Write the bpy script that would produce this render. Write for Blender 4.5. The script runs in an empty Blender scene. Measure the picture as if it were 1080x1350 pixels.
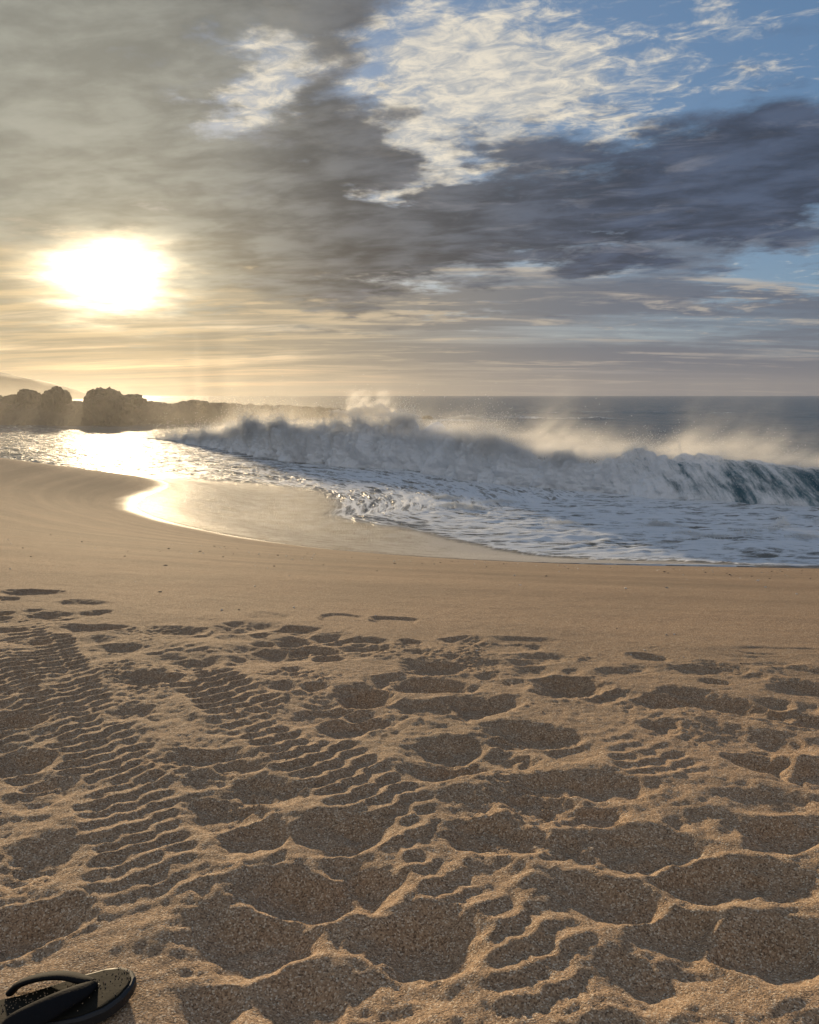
import bpy, bmesh, math, random
import numpy as np
from mathutils import Vector, Matrix

random.seed(7)
rng = np.random.default_rng(7)
S = bpy.context.scene
COL = S.collection

# ------------------------------------------------------------------ camera, sun, sky, exposure
EYE = 3.2                 # eye height above the sea
SAND = 2.35               # top of the beach berm
F = 1083.0 / 1080.0       # focal length over picture width
PITCH = math.radians(8.15)
cam = bpy.data.cameras.new("camera")
cam.sensor_fit = 'HORIZONTAL'; cam.sensor_width = 36.0; cam.lens = 36.0 * F
cam.clip_start = 0.02; cam.clip_end = 20000
camo = bpy.data.objects.new("camera", cam); COL.objects.link(camo)
camo.location = (0, 0, EYE); camo.rotation_euler = (math.pi / 2 - PITCH, 0, 0)
S.camera = camo

SUN_AZ, SUN_EL = math.radians(-19.5), math.radians(9.0)
SUN_DIR = Vector((math.sin(SUN_AZ) * math.cos(SUN_EL), math.cos(SUN_AZ) * math.cos(SUN_EL), math.sin(SUN_EL)))
sun = bpy.data.lights.new("sun", 'SUN'); sun.energy = 5.0; sun.angle = math.radians(2.6)   # veiled by thin cloud
sun.color = (1.0, 0.77, 0.48)
suno = bpy.data.objects.new("sun", sun); COL.objects.link(suno)
suno.rotation_euler = SUN_DIR.to_track_quat('Z', 'Y').to_euler()

S.view_settings.view_transform = 'Standard'; S.view_settings.look = 'None'
S.view_settings.exposure = 0.0; S.view_settings.gamma = 1.0
S.render.engine = 'CYCLES'
S.cycles.use_denoising = True
try:
    S.cycles.denoiser = 'OPENIMAGEDENOISE'
    S.cycles.denoising_input_passes = 'RGB_ALBEDO_NORMAL'
    S.cycles.denoising_prefilter = 'ACCURATE'
except Exception:
    pass
S.cycles.max_bounces = 6; S.cycles.diffuse_bounces = 3; S.cycles.glossy_bounces = 3
S.cycles.transmission_bounces = 4; S.cycles.volume_bounces = 1; S.cycles.transparent_max_bounces = 8
S.cycles.sample_clamp_indirect = 4.0; S.cycles.sample_clamp_direct = 12.0
S.cycles.caustics_reflective = False; S.cycles.caustics_refractive = False


# ---- small expression builder for shader nodes
class X:
    def __init__(s, g, sock): s.g = g; s.k = sock
    def _b(s, op, o, rev=False): return s.g.m(op, o, s) if rev else s.g.m(op, s, o)
    def __add__(s, o): return s._b('ADD', o)
    __radd__ = __add__
    def __mul__(s, o): return s._b('MULTIPLY', o)
    __rmul__ = __mul__
    def __sub__(s, o): return s._b('SUBTRACT', o)
    def __rsub__(s, o): return s._b('SUBTRACT', o, True)
    def __truediv__(s, o): return s._b('DIVIDE', o)
    def __rtruediv__(s, o): return s._b('DIVIDE', o, True)


class G:
    def __init__(s, tree):
        s.t = tree; s.n = tree.nodes; s.l = tree.links
    def put(s, node, i, v):
        if isinstance(v, X): s.l.new(v.k, node.inputs[i])
        elif v is not None: node.inputs[i].default_value = v
    def m(s, op, a, b=None, c=None, clamp=False):
        n = s.n.new('ShaderNodeMath'); n.operation = op; n.use_clamp = clamp
        for i, v in enumerate((a, b, c)): s.put(n, i, v)
        return X(s, n.outputs[0])
    def exp(s, a): return s.m('EXPONENT', a)
    def sat(s, a): return s.m('ADD', a, 0.0, clamp=True)
    def sm(s, a, lo, hi):
        n = s.n.new('ShaderNodeMapRange'); n.interpolation_type = 'SMOOTHSTEP'
        s.put(n, 0, a); s.put(n, 1, lo); s.put(n, 2, hi)
        return X(s, n.outputs[0])
    def xyz(s, x, y, z):
        n = s.n.new('ShaderNodeCombineXYZ')
        for i, v in enumerate((x, y, z)): s.put(n, i, v)
        return X(s, n.outputs[0])
    def sep(s, v):
        n = s.n.new('ShaderNodeSeparateXYZ'); s.put(n, 0, v)
        return [X(s, o) for o in n.outputs]
    def noise(s, vec, scale, detail=4, rough=0.55, dist=0.0, color=False, lac=2.0):
        n = s.n.new('ShaderNodeTexNoise'); n.noise_dimensions = '3D'
        s.put(n, 'Vector', vec)
        n.inputs['Scale'].default_value = scale; n.inputs['Detail'].default_value = detail
        n.inputs['Roughness'].default_value = rough; n.inputs['Distortion'].default_value = dist
        n.inputs['Lacunarity'].default_value = lac
        return X(s, n.outputs['Color' if color else 0])
    def voro(s, vec, scale, feature='F1', out='Distance', rand=1.0):
        n = s.n.new('ShaderNodeTexVoronoi'); n.feature = feature
        s.put(n, 'Vector', vec); n.inputs['Scale'].default_value = scale
        n.inputs['Randomness'].default_value = rand
        return X(s, n.outputs[out])
    def mix(s, f, a, b):
        n = s.n.new('ShaderNodeMix'); n.data_type = 'RGBA'
        s.put(n, 0, f)
        for i, v in ((6, a), (7, b)):
            if isinstance(v, X): s.l.new(v.k, n.inputs[i])
            else: n.inputs[i].default_value = (*v, 1)
        return X(s, n.outputs[2])
    def mixsh(s, f, a, b):
        n = s.n.new('ShaderNodeMixShader'); s.put(n, 0, f)
        s.l.new(a.k, n.inputs[1]); s.l.new(b.k, n.inputs[2])
        return X(s, n.outputs[0])
    def ramp(s, f, stops):
        n = s.n.new('ShaderNodeValToRGB'); s.put(n, 0, f)
        e = n.color_ramp.elements
        while len(e) < len(stops): e.new(0.5)
        for i, (p, c) in enumerate(stops): e[i].position = p; e[i].color = (*c, 1)
        return X(s, n.outputs[0])
    def attr(s, name):
        n = s.n.new('ShaderNodeAttribute'); n.attribute_name = name
        return X(s, n.outputs['Fac'])
    def bump(s, h, strength, dist, normal=None):
        n = s.n.new('ShaderNodeBump'); n.inputs['Strength'].default_value = strength
        n.inputs['Distance'].default_value = dist; s.put(n, 'Height', h)
        if normal: s.put(n, 'Normal', normal)
        return X(s, n.outputs[0])
    def bsdf(s, color, rough, normal=None, **kw):
        n = s.n.new('ShaderNodeBsdfPrincipled')
        for k, v in (('Base Color', color), ('Roughness', rough), ('Normal', normal)):
            if isinstance(v, X): s.put(n, k, v)
            elif v is not None: n.inputs[k].default_value = (*v, 1) if k == 'Base Color' else v
        for k, v in kw.items():
            k = k.replace('_', ' ')
            if isinstance(v, X): s.put(n, k, v)
            else: n.inputs[k].default_value = v
        return X(s, n.outputs[0])
    def pos(s):
        return X(s, s.n.new('ShaderNodeNewGeometry').outputs['Position'])


def build_sky():
    w = bpy.data.worlds.new("World"); S.world = w; w.use_nodes = True
    t = w.node_tree; t.nodes.clear(); g = G(t)
    tc = t.nodes.new('ShaderNodeTexCoord')
    d = X(g, tc.outputs['Generated'])
    x, y, z = g.sep(d)
    az = g.m('ARCTAN2', x, y) * 57.2958
    el = g.m('ARCSINE', z) * 57.2958
    h = g.m('MAXIMUM', z, 0.0) + 0.09
    P = g.xyz(x / h, y / h, 0.0)                       # a flat cloud deck seen in perspective
    Pl = g.xyz(x / h * 0.30 + 0.10 * (y / h), y / h * 1.15, 3.0)
    wa = g.noise(P, 1.5, 7, 0.62) - 0.5
    wb = g.noise(g.xyz(x / h, y / h, 7.7), 1.7, 7, 0.62) - 0.5
    A = az + wa * 22.0
    E = el + wb * 10.0
    def blob(a0, e0, ra, re, rot=0.0):
        c, s_ = math.cos(math.radians(rot)), math.sin(math.radians(rot))
        da = A - a0; de = E - e0
        u = (da * c + de * s_) / ra; v = (de * c - da * s_) / re
        return g.exp((u * u + v * v) * -1.0)
    # blue of the open sky
    nis = t.nodes.new('ShaderNodeTexSky'); nis.sky_type = 'NISHITA'; nis.sun_disc = False
    nis.sun_elevation = SUN_EL; nis.sun_rotation = SUN_AZ % (2 * math.pi)
    nis.air_density = 1.0; nis.dust_density = 1.0; nis.ozone_density = 2.0
    def scale(c, k):
        n = t.nodes.new('ShaderNodeVectorMath'); n.operation = 'SCALE'
        g.l.new(c.k, n.inputs[0]); g.put(n, 3, k); return X(g, n.outputs[0])
    def addc(a, b):
        n = t.nodes.new('ShaderNodeVectorMath'); n.operation = 'ADD'
        g.l.new(a.k, n.inputs[0]); g.l.new(b.k, n.inputs[1]); return X(g, n.outputs[0])
    blue = scale(X(g, nis.outputs[0]), 0.085)
    blue = g.mix(0.55, blue, (0.11, 0.24, 0.46))
    # angle from the sun
    dot = x * SUN_DIR.x + y * SUN_DIR.y + z * SUN_DIR.z
    ang = g.m('ARCCOSINE', g.m('MINIMUM', dot, 1.0)) * 57.2958
    warm = g.exp(ang * ang / -260.0)
    warmw = g.exp(ang / -17.0)
    # high white cirrus
    fine = g.noise(P, 5.0, 9, 0.62, 0.9)
    fine2 = g.noise(g.xyz(x / h * 0.8 + y / h * 0.25, y / h, 4.0), 15.0, 8, 0.66, 0.8)
    cir = blob(5.0, 20.2, 9.5, 3.9, -6) * 1.4 + blob(1.5, 16.6, 5.0, 2.2, 30) * 0.9 + blob(-10.3, 18.9, 4.0, 2.6, 20) * 1.25 + blob(19.0, 21.6, 4.0, 1.0) * 0.38 \
        + blob(16.5, 19.0, 2.6, 1.3, 40) * 0.30 + blob(24.5, 19.4, 3.0, 0.8) * 0.40 + blob(0.0, 13.6, 4.0, 2.0, 35) * 0.7 + blob(14, 22.5, 9, 1.2) * 0.25
    cm = g.sm(cir + (fine - 0.5) * 2.4 + (fine2 - 0.5) * 2.1, 0.18, 1.22)
    cirrus = g.mix(g.sm(fine2 * 0.6 + fine * 0.4, 0.40, 0.62), (0.42, 0.44, 0.46), (0.84, 0.76, 0.62))
    col = g.mix(cm * 0.93, blue, cirrus)
    # middle deck of long streaks toward the horizon
    st = g.noise(Pl, 1.5, 7, 0.6, 0.6)
    st2 = g.noise(Pl, 0.75, 5, 0.55, 0.4)
    low = 1.0 - g.sm(el, 8.0, 13.5)
    gapr = blob(24.5, 7.6, 3.6, 1.4) * 0.55 + blob(2.5, 6.0, 4.5, 0.5) * 0.25 + blob(11.0, 8.1, 5.0, 0.7) * 0.2 + blob(21, 4.2, 8, 1.0) * 0.12
    sd = g.sat(g.sm((st * 0.6 + st2 * 0.55) - gapr * 0.75, 0.28, 0.60)) * low
    grey_l = (0.33, 0.285, 0.20); grey_r = (0.135, 0.155, 0.200)
    f_az = g.sm(az, -22.0, 20.0)
    midc = g.mix(f_az, grey_l, grey_r)
    col = g.mix(sd * 0.95, col, midc)
    lit = g.sm(0.02 + g.noise(Pl, 2.1, 8, 0.62, 0.8) + blob(20.0, 5.6, 7.0, 0.7, -4) * 0.17 + blob(11, 7.6, 5, 1.0) * 0.06 + blob(3.0, 5.4, 6, 0.5) * 0.10 + blob(12, 2.2, 14, 0.5) * 0.06 + warm * 0.10, 0.57, 0.74) * low
    litc = g.mix(f_az, (0.74, 0.56, 0.32), (0.52, 0.46, 0.39))
    col = g.mix(lit * 0.68, col, litc)
    # the big dark deck
    big = g.noise(P, 2.6, 9, 0.60, 0.3)
    bw = g.noise(g.xyz(x / h * 0.75 + y / h * 0.35, y / h, 2.2), 5.0, 8, 0.58, 0.25)
    deck = blob(14.5, 13.2, 13.5, 4.6, 2) * 1.35 + blob(27.0, 13.5, 9.0, 3.4, 14) * 1.1 + blob(-4.0, 12.5, 9.0, 5.0, 20) * 1.2 \
        + blob(-19.0, 15.5, 11.5, 7.5, -20) * 1.45 + blob(-5.0, 20.5, 4.5, 4.5, 50) * 0.8 + blob(-12.0, 24.5, 8.5, 3.2) * 1.0 + blob(-22, 23, 9, 4) * 0.8 + blob(-27, 13.5, 6, 3) * 0.8 + blob(-3.5, 9.0, 8.0, 2.2, 10) * 0.9 + blob(8, 9.5, 10, 1.6, 6) * 0.75 \
        - blob(-10.0, 18.7, 3.2, 1.8, 18) * 1.0 - blob(0.5, 13.4, 3.6, 1.3, 35) * 0.78 - blob(13, 11.0, 2.5, 0.5, 20) * 0.5 - blob(9, 9.8, 4, .8, 10) * 0.3 - blob(1.5, 16.3, 4.0, 1.7, 40) * 0.8 \
        - blob(25.5, 8.3, 4.0, 1.6) * 0.5 - blob(5.0, 20.2, 8.5, 2.8, -6) * 0.35
    back = g.sm(g.m('ABSOLUTE', az), 32.0, 60.0)
    deck = deck + back * 0.55
    dm = g.sm(deck + (big - 0.5) * 2.2 + (bw - 0.5) * 1.6, 0.20, 1.12)
    dk_l = g.mix(g.sat(el / 22.0), (0.43, 0.41, 0.32), (0.32, 0.32, 0.275))
    dk_r = (0.050, 0.067, 0.106)
    dk_m = (0.098, 0.102, 0.108)
    f1 = g.sm(az, -21.0, -2.0); f2 = g.sm(az, -6.0, 16.0)
    dk = g.mix(f2, g.mix(f1, dk_l, dk_m), dk_r)
    # modelling inside the cloud: paler folds where it is thin
    fold = g.sm(bw * 0.6 + big * 0.4, 0.38, 0.64)
    dk = scale(dk, 0.74 + fold * 0.12 + fold * (0.28 + 0.50 * f1))
    thin = g.sm(g.noise(g.xyz(x / h * 0.7 + y / h * 0.3, y / h, 9.1), 4.5, 9, 0.64, 1.0) , 0.50, 0.68) * (1.0 - g.sm(deck, 0.9, 1.9)) * f1
    dk = g.mix(thin * 0.38, dk, (0.32, 0.32, 0.35))
    col = g.mix(dm * 0.96, col, dk)
    # horizon band
    # unseen sky behind the viewer, brightened as added fill for shaded sand and foam
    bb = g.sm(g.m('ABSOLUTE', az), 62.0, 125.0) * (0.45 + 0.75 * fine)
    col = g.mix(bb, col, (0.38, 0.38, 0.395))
    hb = g.exp(el * el / -7.5)
    col = g.mix(hb * 0.75, col, g.mix(f_az, (0.38, 0.30, 0.19), (0.20, 0.195, 0.21)))
    # below the horizon
    col = g.mix(g.sm(el, 0.0, -1.5), col, (0.10, 0.11, 0.12))
    # sunlight spread through the thin cloud in front of the sun
    da = (az - math.degrees(SUN_AZ) + wa * 7.0); de = (el - 7.5 + wb * 4.5)
    q = g.m('POWER', da * da / 4.6 + de * de / 1.6, 0.70)
    core = g.exp(q * -1.0) * 7.0
    gold = g.exp(g.m('SQRT', (az + 19.5) * (az + 19.5) / 60.0 + de * de / 16.0) * -1.0)
    strk = 0.55 + 0.9 * g.sat(g.noise(Pl, 2.6, 7, 0.6, 0.5) * 2.0 - 0.5)
    up = 1.0 - g.sm(el, 8.5, 12.0) * 0.55
    col = addc(col, scale(X(g, t.nodes.new('ShaderNodeRGB').outputs[0]), 0.0))
    cc = t.nodes.new('ShaderNodeRGB'); cc.outputs[0].default_value = (1.0, 0.86, 0.58, 1)
    gc = t.nodes.new('ShaderNodeRGB'); gc.outputs[0].default_value = (1.0, 0.66, 0.26, 1)
    col = addc(col, scale(X(g, cc.outputs[0]), core))
    col = addc(col, scale(X(g, gc.outputs[0]), gold * strk * up * g.sm(el, -1.0, 5.5) * 0.23 + warmw * 0.05))
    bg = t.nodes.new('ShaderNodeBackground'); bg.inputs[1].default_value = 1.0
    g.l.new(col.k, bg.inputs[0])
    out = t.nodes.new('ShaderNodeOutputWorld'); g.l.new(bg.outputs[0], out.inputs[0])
    w.cycles.sampling_method = 'MANUAL'; w.cycles.sample_map_resolution = 1024


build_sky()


# ------------------------------------------------------------------ helpers
def ground(px, py, z):
    """point at height z seen at photo pixel px, py"""
    cx, cy = (px - 540) / 1083.0, (675 - py) / 1083.0
    up = cy * math.cos(PITCH) - math.sin(PITCH); fw = math.cos(PITCH) + cy * math.sin(PITCH)
    k = (z - EYE) / up
    return cx * k, fw * k


def _hash(ix, iy, iz, seed):
    h = (ix.astype(np.int64) * 374761393 + iy.astype(np.int64) * 668265263 + iz.astype(np.int64) * 1440662683 + seed * 974634777) & 0xFFFFFFFF
    h = ((h ^ (h >> 13)) * 1274126177) & 0xFFFFFFFF
    h = ((h ^ (h >> 16)) * 2246822519) & 0xFFFFFFFF
    return ((h ^ (h >> 15)) & 0xFFFFFF).astype(np.float32) / float(0xFFFFFF)


def vnoise2(x, y, seed=0):
    """gradient noise, about -0.7..0.7"""
    x0 = np.floor(x); y0 = np.floor(y); fx = (x - x0).astype(np.float32); fy = (y - y0).astype(np.float32)
    ix = x0.astype(np.int64); iy = y0.astype(np.int64); zz = np.zeros_like(ix)
    ux = fx * fx * fx * (fx * (fx * 6 - 15) + 10); uy = fy * fy * fy * (fy * (fy * 6 - 15) + 10)
    def gr(dx, dy):
        a = _hash(ix + dx, iy + dy, zz, seed) * (2 * math.pi)
        return np.cos(a) * (fx - dx) + np.sin(a) * (fy - dy)
    a = gr(0, 0); b = gr(1, 0); c = gr(0, 1); d = gr(1, 1)
    return (a + (b - a) * ux) * (1 - uy) + (c + (d - c) * ux) * uy


def fbm2(x, y, octv=4, rough=0.5, seed=0, billow=False):
    o = 0; a = 1.0; f = 1.0; s = 0
    for k in range(octv):
        n = vnoise2(x * f + 17.3 * k, y * f - 9.1 * k, seed + k)
        o = o + a * (np.abs(n) * 2 - 0.5 if billow else n); s += a; a *= rough; f *= 2.03
    return o / s


def vnoise3(x, y, z, seed=0):
    x0 = np.floor(x); y0 = np.floor(y); z0 = np.floor(z)
    fx = (x - x0); fy = (y - y0); fz = (z - z0)
    ix = x0.astype(np.int64); iy = y0.astype(np.int64); iz = z0.astype(np.int64)
    sx = fx * fx * (3 - 2 * fx); sy = fy * fy * (3 - 2 * fy); sz = fz * fz * (3 - 2 * fz)
    def v(a, b, c): return _hash(ix + a, iy + b, iz + c, seed)
    def lx(b, c): return v(0, b, c) * (1 - sx) + v(1, b, c) * sx
    return ((lx(0, 0) * (1 - sy) + lx(1, 0) * sy) * (1 - sz) + (lx(0, 1) * (1 - sy) + lx(1, 1) * sy) * sz) * 2 - 1


def fbm3(x, y, z, octv=4, rough=0.5, seed=0, billow=False):
    o = 0; a = 1.0; f = 1.0; s = 0
    for k in range(octv):
        n = vnoise3(x * f + 11.7 * k, y * f + 5.3 * k, z * f - 3.1 * k, seed + k)
        o = o + a * (np.abs(n) * 4 - 1.1 if billow else n); s += a; a *= rough; f *= 2.05
    return o / s


def sstep(a, lo, hi):
    t = np.clip((a - lo) / (hi - lo), 0, 1); return t * t * (3 - 2 * t)


def np_mesh(name, co, quads, attrs=None, smooth=True, mat=None, parent=None):
    me = bpy.data.meshes.new(name)
    n = len(co); k = quads.shape[1]; m = len(quads)
    me.vertices.add(n); me.vertices.foreach_set('co', np.ascontiguousarray(co, dtype=np.float32).ravel())
    me.loops.add(m * k); me.loops.foreach_set('vertex_index', np.ascontiguousarray(quads, dtype=np.int32).ravel())
    me.polygons.add(m); me.polygons.foreach_set('loop_start', np.arange(0, m * k, k, dtype=np.int32))
    me.polygons.foreach_set('use_smooth', np.full(m, smooth, dtype=bool))
    me.update(calc_edges=True)
    for a, v in (attrs or {}).items():
        at = me.attributes.new(a, 'FLOAT', 'POINT'); at.data.foreach_set('value', np.ascontiguousarray(v, dtype=np.float32).ravel())
    if mat: me.materials.append(mat)
    o = bpy.data.objects.new(name, me); COL.objects.link(o)
    if parent: o.parent = parent
    return o


def grid_quads(ny, nx):
    i = np.arange((ny - 1) * (nx - 1)); r = i // (nx - 1); c = i % (nx - 1); a = r * nx + c
    return np.stack([a, a + 1, a + nx + 1, a + nx], 1)


def axis(lo, hi, step, out_lo, out_hi, grow=1.09):
    mid = list(np.arange(lo, hi + step * 0.5, step)); a = []; s = step; v = lo
    while v > out_lo: s *= grow; v -= s; a.append(v)
    b = []; s = step; v = mid[-1]
    while v < out_hi: s *= grow; v += s; b.append(v)
    return np.array(a[::-1] + mid + b)


def tag(o, label=None, cat=None, group=None, kind=None):
    if label: o['label'] = label
    if cat: o['category'] = cat
    if group: o['group'] = group
    if kind: o['kind'] = kind
    return o


def mat(name):
    m = bpy.data.materials.new(name); m.use_nodes = True; m.node_tree.nodes.clear()
    return m, G(m.node_tree)


def out(g, sh, vol=None):
    o = g.n.new('ShaderNodeOutputMaterial')
    if sh: g.l.new(sh.k, o.inputs['Surface'])
    if vol: g.l.new(vol.k, o.inputs['Volume'])


# ------------------------------------------------------------------ materials
def sand_material():
    m, g = mat('sand'); p = g.pos()
    sh_ = g.attr('shore'); wet = g.attr('wet'); crumb = g.attr('churn')
    cell = g.voro(p, 430.0, out='Color'); cr, cg, cb = g.sep(cell)
    big = g.noise(p, 1.3, 4); mid = g.noise(p, 22.0, 4, 0.6)
    base = g.ramp(cr, [(0.0, (0.14, 0.096, 0.062)), (0.16, (0.27, 0.185, 0.115)), (0.5, (0.41, 0.282, 0.175)), (0.82, (0.50, 0.355, 0.23)), (0.97, (0.70, 0.60, 0.46))])
    tint = g.mix(g.sat(big * 1.6 - 0.3), (0.86, 0.84, 0.80), (1.08, 1.0, 0.93))
    mm = g.n.new('ShaderNodeMix'); mm.data_type = 'RGBA'; mm.blend_type = 'MULTIPLY'; mm.inputs[0].default_value = 1
    g.l.new(base.k, mm.inputs[6]); g.l.new(tint.k, mm.inputs[7]); base = X(g, mm.outputs[2])
    mot = g.noise(g.xyz(g.sep(p)[0] * 1.0, g.sep(p)[1] * 2.5, 0.0), 9.0, 6, 0.7); spk = g.noise(p, 55.0, 3, 0.7)
    k2 = g.n.new('ShaderNodeVectorMath'); k2.operation = 'SCALE'; g.l.new(base.k, k2.inputs[0]); g.put(k2, 3, 0.66 + mot * 0.44 + spk * 0.44); base = X(g, k2.outputs[0])
    px_, py_, pz_ = g.sep(p)
    wl = g.noise(g.xyz(px_ * 0.16 - py_ * 0.06, sh_ * 1.7, 0.0), 1.0, 7, 0.66, 0.3)
    damp = g.sm(sh_, -11.5, -7.0)
    k3 = g.n.new('ShaderNodeVectorMath'); k3.operation = 'SCALE'; g.l.new(base.k, k3.inputs[0]); g.put(k3, 3, 1.0 - damp * (0.16 + 0.30 * g.sm(wl, 0.34, 0.68))); base = X(g, k3.outputs[0])
    base = g.mix(wet * 0.72, base, (0.115, 0.082, 0.052))
    hn = g.noise(p, 260.0, 3, 0.6) * 0.9 + cg * 0.55 + mid * 1.4
    n1 = g.bump(hn, 0.85, 0.0042)
    rough = 0.92 - wet * 0.5
    out(g, g.bsdf(base, rough, n1, Specular_IOR_Level=0.35))
    return m


def sea_material(name='sea_water'):
    m, g = mat(name); p = g.pos(); x, y, z = g.sep(p)
    foam = g.attr('foam'); film = g.attr('film'); s = g.attr('shore')
    al = x * 0.90 - y * 0.43                                     # along the shore
    strv = g.xyz(al * 0.35, s * 1.5, 0.0)
    wv = g.xyz(al * 0.55, s * 1.0, z)
    # open water
    b1 = g.noise(wv, 0.55, 5, 0.6, 0.4); b2 = g.noise(wv, 2.6, 4, 0.6); b3 = g.noise(wv, 11.0, 3, 0.6)
    nw = g.bump((b1 * 0.9 + b2 * 0.30 + b3 * 0.05) * (0.55 + 0.45 * g.sm(s, 5.0, 36.0)), 1.0, 1.3)
    deep = g.mix(g.sm(b1, 0.35, 0.7), (0.012, 0.046, 0.078), (0.030, 0.088, 0.130))
    deep = g.mix(g.m('MULTIPLY', 1.0 - g.sm(s, 8.0, 26.0), 0.85), deep, (0.19, 0.175, 0.14))   # stirred-up sand
    water = g.bsdf(deep, 0.13, nw, IOR=1.33, Specular_IOR_Level=0.17 + 0.33 * g.sm(s, 12.0, 34.0))   # aerated, sandy water shines less
    # foam: lace and streaks
    lace = g.voro(g.xyz(al * 0.8 + b2 * 0.7, s * 1.7 + b1 * 0.9, 0.0), 2.2, 'DISTANCE_TO_EDGE')
    f1 = g.noise(strv, 1.1, 7, 0.62, 0.5); f2 = g.noise(strv, 4.2, 6, 0.65, 0.6); f3 = g.noise(p, 26.0, 4, 0.6)
    k = foam * 1.22 + (f1 - 0.5) * 1.7 + (f2 - 0.5) * 1.6 + (f3 - 0.5) * 0.4 - g.sm(lace, 0.0, 0.22) * 0.30
    fm = g.sm(k, 0.30, 0.85)
    fc = g.mix(g.sat(f2 * 1.8 - 0.4), (0.60, 0.65, 0.70), (0.84, 0.85, 0.85))
    nf = g.bump(f2 * 0.6 + f3 * 0.4 + f1 * 0.4, 0.7, 0.06)
    fsh = g.bsdf(fc, 0.55, nf, Specular_IOR_Level=0.4)
    sh = g.mixsh(fm, water, fsh)
    # film of swash running over sand
    gr = g.noise(p, 20.0, 5, 0.75); rip = g.noise(g.xyz(al * 0.8, x * 0.43 + y * 0.9, 0.0), 2.4, 8, 0.68, 0.2)
    bub = g.voro(p, 55.0, out='Distance')
    fcol = g.mix(g.sm(rip + (gr - 0.5) * 0.9 + foam * 0.85, 0.42, 0.86), (0.17, 0.135, 0.10), (0.44, 0.42, 0.40))
    nfi = g.bump(rip * 0.55 + gr * 1.3 + bub * 0.25, 1.0, 0.05)
    fsh2 = g.bsdf(fcol, 0.50, nfi, IOR=1.33, Specular_IOR_Level=0.20)
    sh = g.mixsh(film, sh, fsh2)
    out(g, sh)
    return m


def wave_material():
    m, g = mat('wave_water'); p = g.pos()
    foam = g.attr('foam'); t = g.attr('along'); u = g.attr('prof')
    v = g.xyz(t * 1.0 - u * 1.1, u * 0.55, 0.0)
    st = g.noise(v, 2.4, 7, 0.62, 0.35); st2 = g.noise(v, 8.0, 5, 0.6, 0.2); f3 = g.noise(p, 14.0, 5, 0.65)
    teal = g.mix(g.sm(st, 0.3, 0.7), (0.075, 0.165, 0.215), (0.175, 0.310, 0.370))
    nw = g.bump(st * 0.8 + st2 * 0.3, 0.8, 0.12)
    water = g.bsdf(teal, 0.20, nw, IOR=1.33)
    tr = g.n.new('ShaderNodeBsdfTranslucent'); tr.inputs[0].default_value = (0.09, 0.24, 0.28, 1)
    water = g.mixsh(0.25, water, X(g, tr.outputs[0]))
    k = foam * 1.15 + (st - 0.5) * 1.25 + (st2 - 0.5) * 0.75 + (f3 - 0.5) * 0.3
    fm = g.sm(k, 0.40, 0.92)
    f4 = g.noise(p, 4.0, 5, 0.6)
    nf = g.bump(f3 * 0.5 + f4 * 1.0 + st2 * 0.3, 0.8, 0.14)
    fsh = g.bsdf((0.88, 0.92, 0.96), 0.7, nf, Specular_IOR_Level=0.2)
    out(g, g.mixsh(fm, water, fsh))
    return m


def spray_material():
    m, g = mat('spray')
    d = g.n.new('ShaderNodeBsdfDiffuse'); d.inputs[0].default_value = (0.82, 0.84, 0.86, 1)
    tr = g.n.new('ShaderNodeBsdfTranslucent'); tr.inputs[0].default_value = (0.86, 0.86, 0.84, 1)
    out(g, g.mixsh(0.5, X(g, d.outputs[0]), X(g, tr.outputs[0])))
    return m


def rock_material():
    m, g = mat('reef_rock'); p = g.pos()
    n1 = g.noise(p, 0.8, 7, 0.62); n2 = g.noise(p, 4.0, 5, 0.6)
    c = g.ramp(n1, [(0.25, (0.022, 0.020, 0.018)), (0.6, (0.055, 0.048, 0.042)), (0.8, (0.10, 0.088, 0.076))])
    out(g, g.bsdf(c, 0.75, g.bump(n1 + n2 * 0.3, 1.0, 0.4)))
    return m


def simple(name, c, rough, bump=None, **kw):
    m, g = mat(name); nb = None; col = c
    if bump:
        sc, st, di = bump; n = g.noise(g.pos(), sc, 4, 0.6); nb = g.bump(n, st, di)
        col = g.mix(g.sat(n * 1.6 - 0.3), tuple(v * 0.75 for v in c), tuple(min(1, v * 1.2) for v in c))
    out(g, g.bsdf(col, rough, nb, **kw)); return m


M_SAND, M_SEA, M_WAVE, M_SPRAY, M_ROCK = sand_material(), sea_material(), wave_material(), spray_material(), rock_material()


# ------------------------------------------------------------------ shoreline and beach
def chaikin(P, k=3):
    P = np.array(P, float)
    for _ in range(k):
        Q = np.empty((2 * len(P), 2)); Q[0::2] = P; Q[1::2] = P
        a = P[:-1] * 0.75 + P[1:] * 0.25; b = P[:-1] * 0.25 + P[1:] * 0.75
        P = np.concatenate([P[:1], np.stack([a, b], 1).reshape(-1, 2), P[-1:]])
    return P


SHORE = chaikin([(400, -160), (90, -18), (30, 7.5), (12, 12.0), (6.3, 12.65), (2.6, 12.9), (-0.2, 13.6), (-2.6, 14.9), (-4.9, 17.0), (-6.6, 19.3), (-7.1, 21.4),
                 (-7.0, 23.8), (-7.7, 25.9), (-10.2, 28.4), (-14.5, 31.3), (-20, 34), (-40, 44), (-70, 72), (-160, 110), (-900, 300)], 2)


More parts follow.
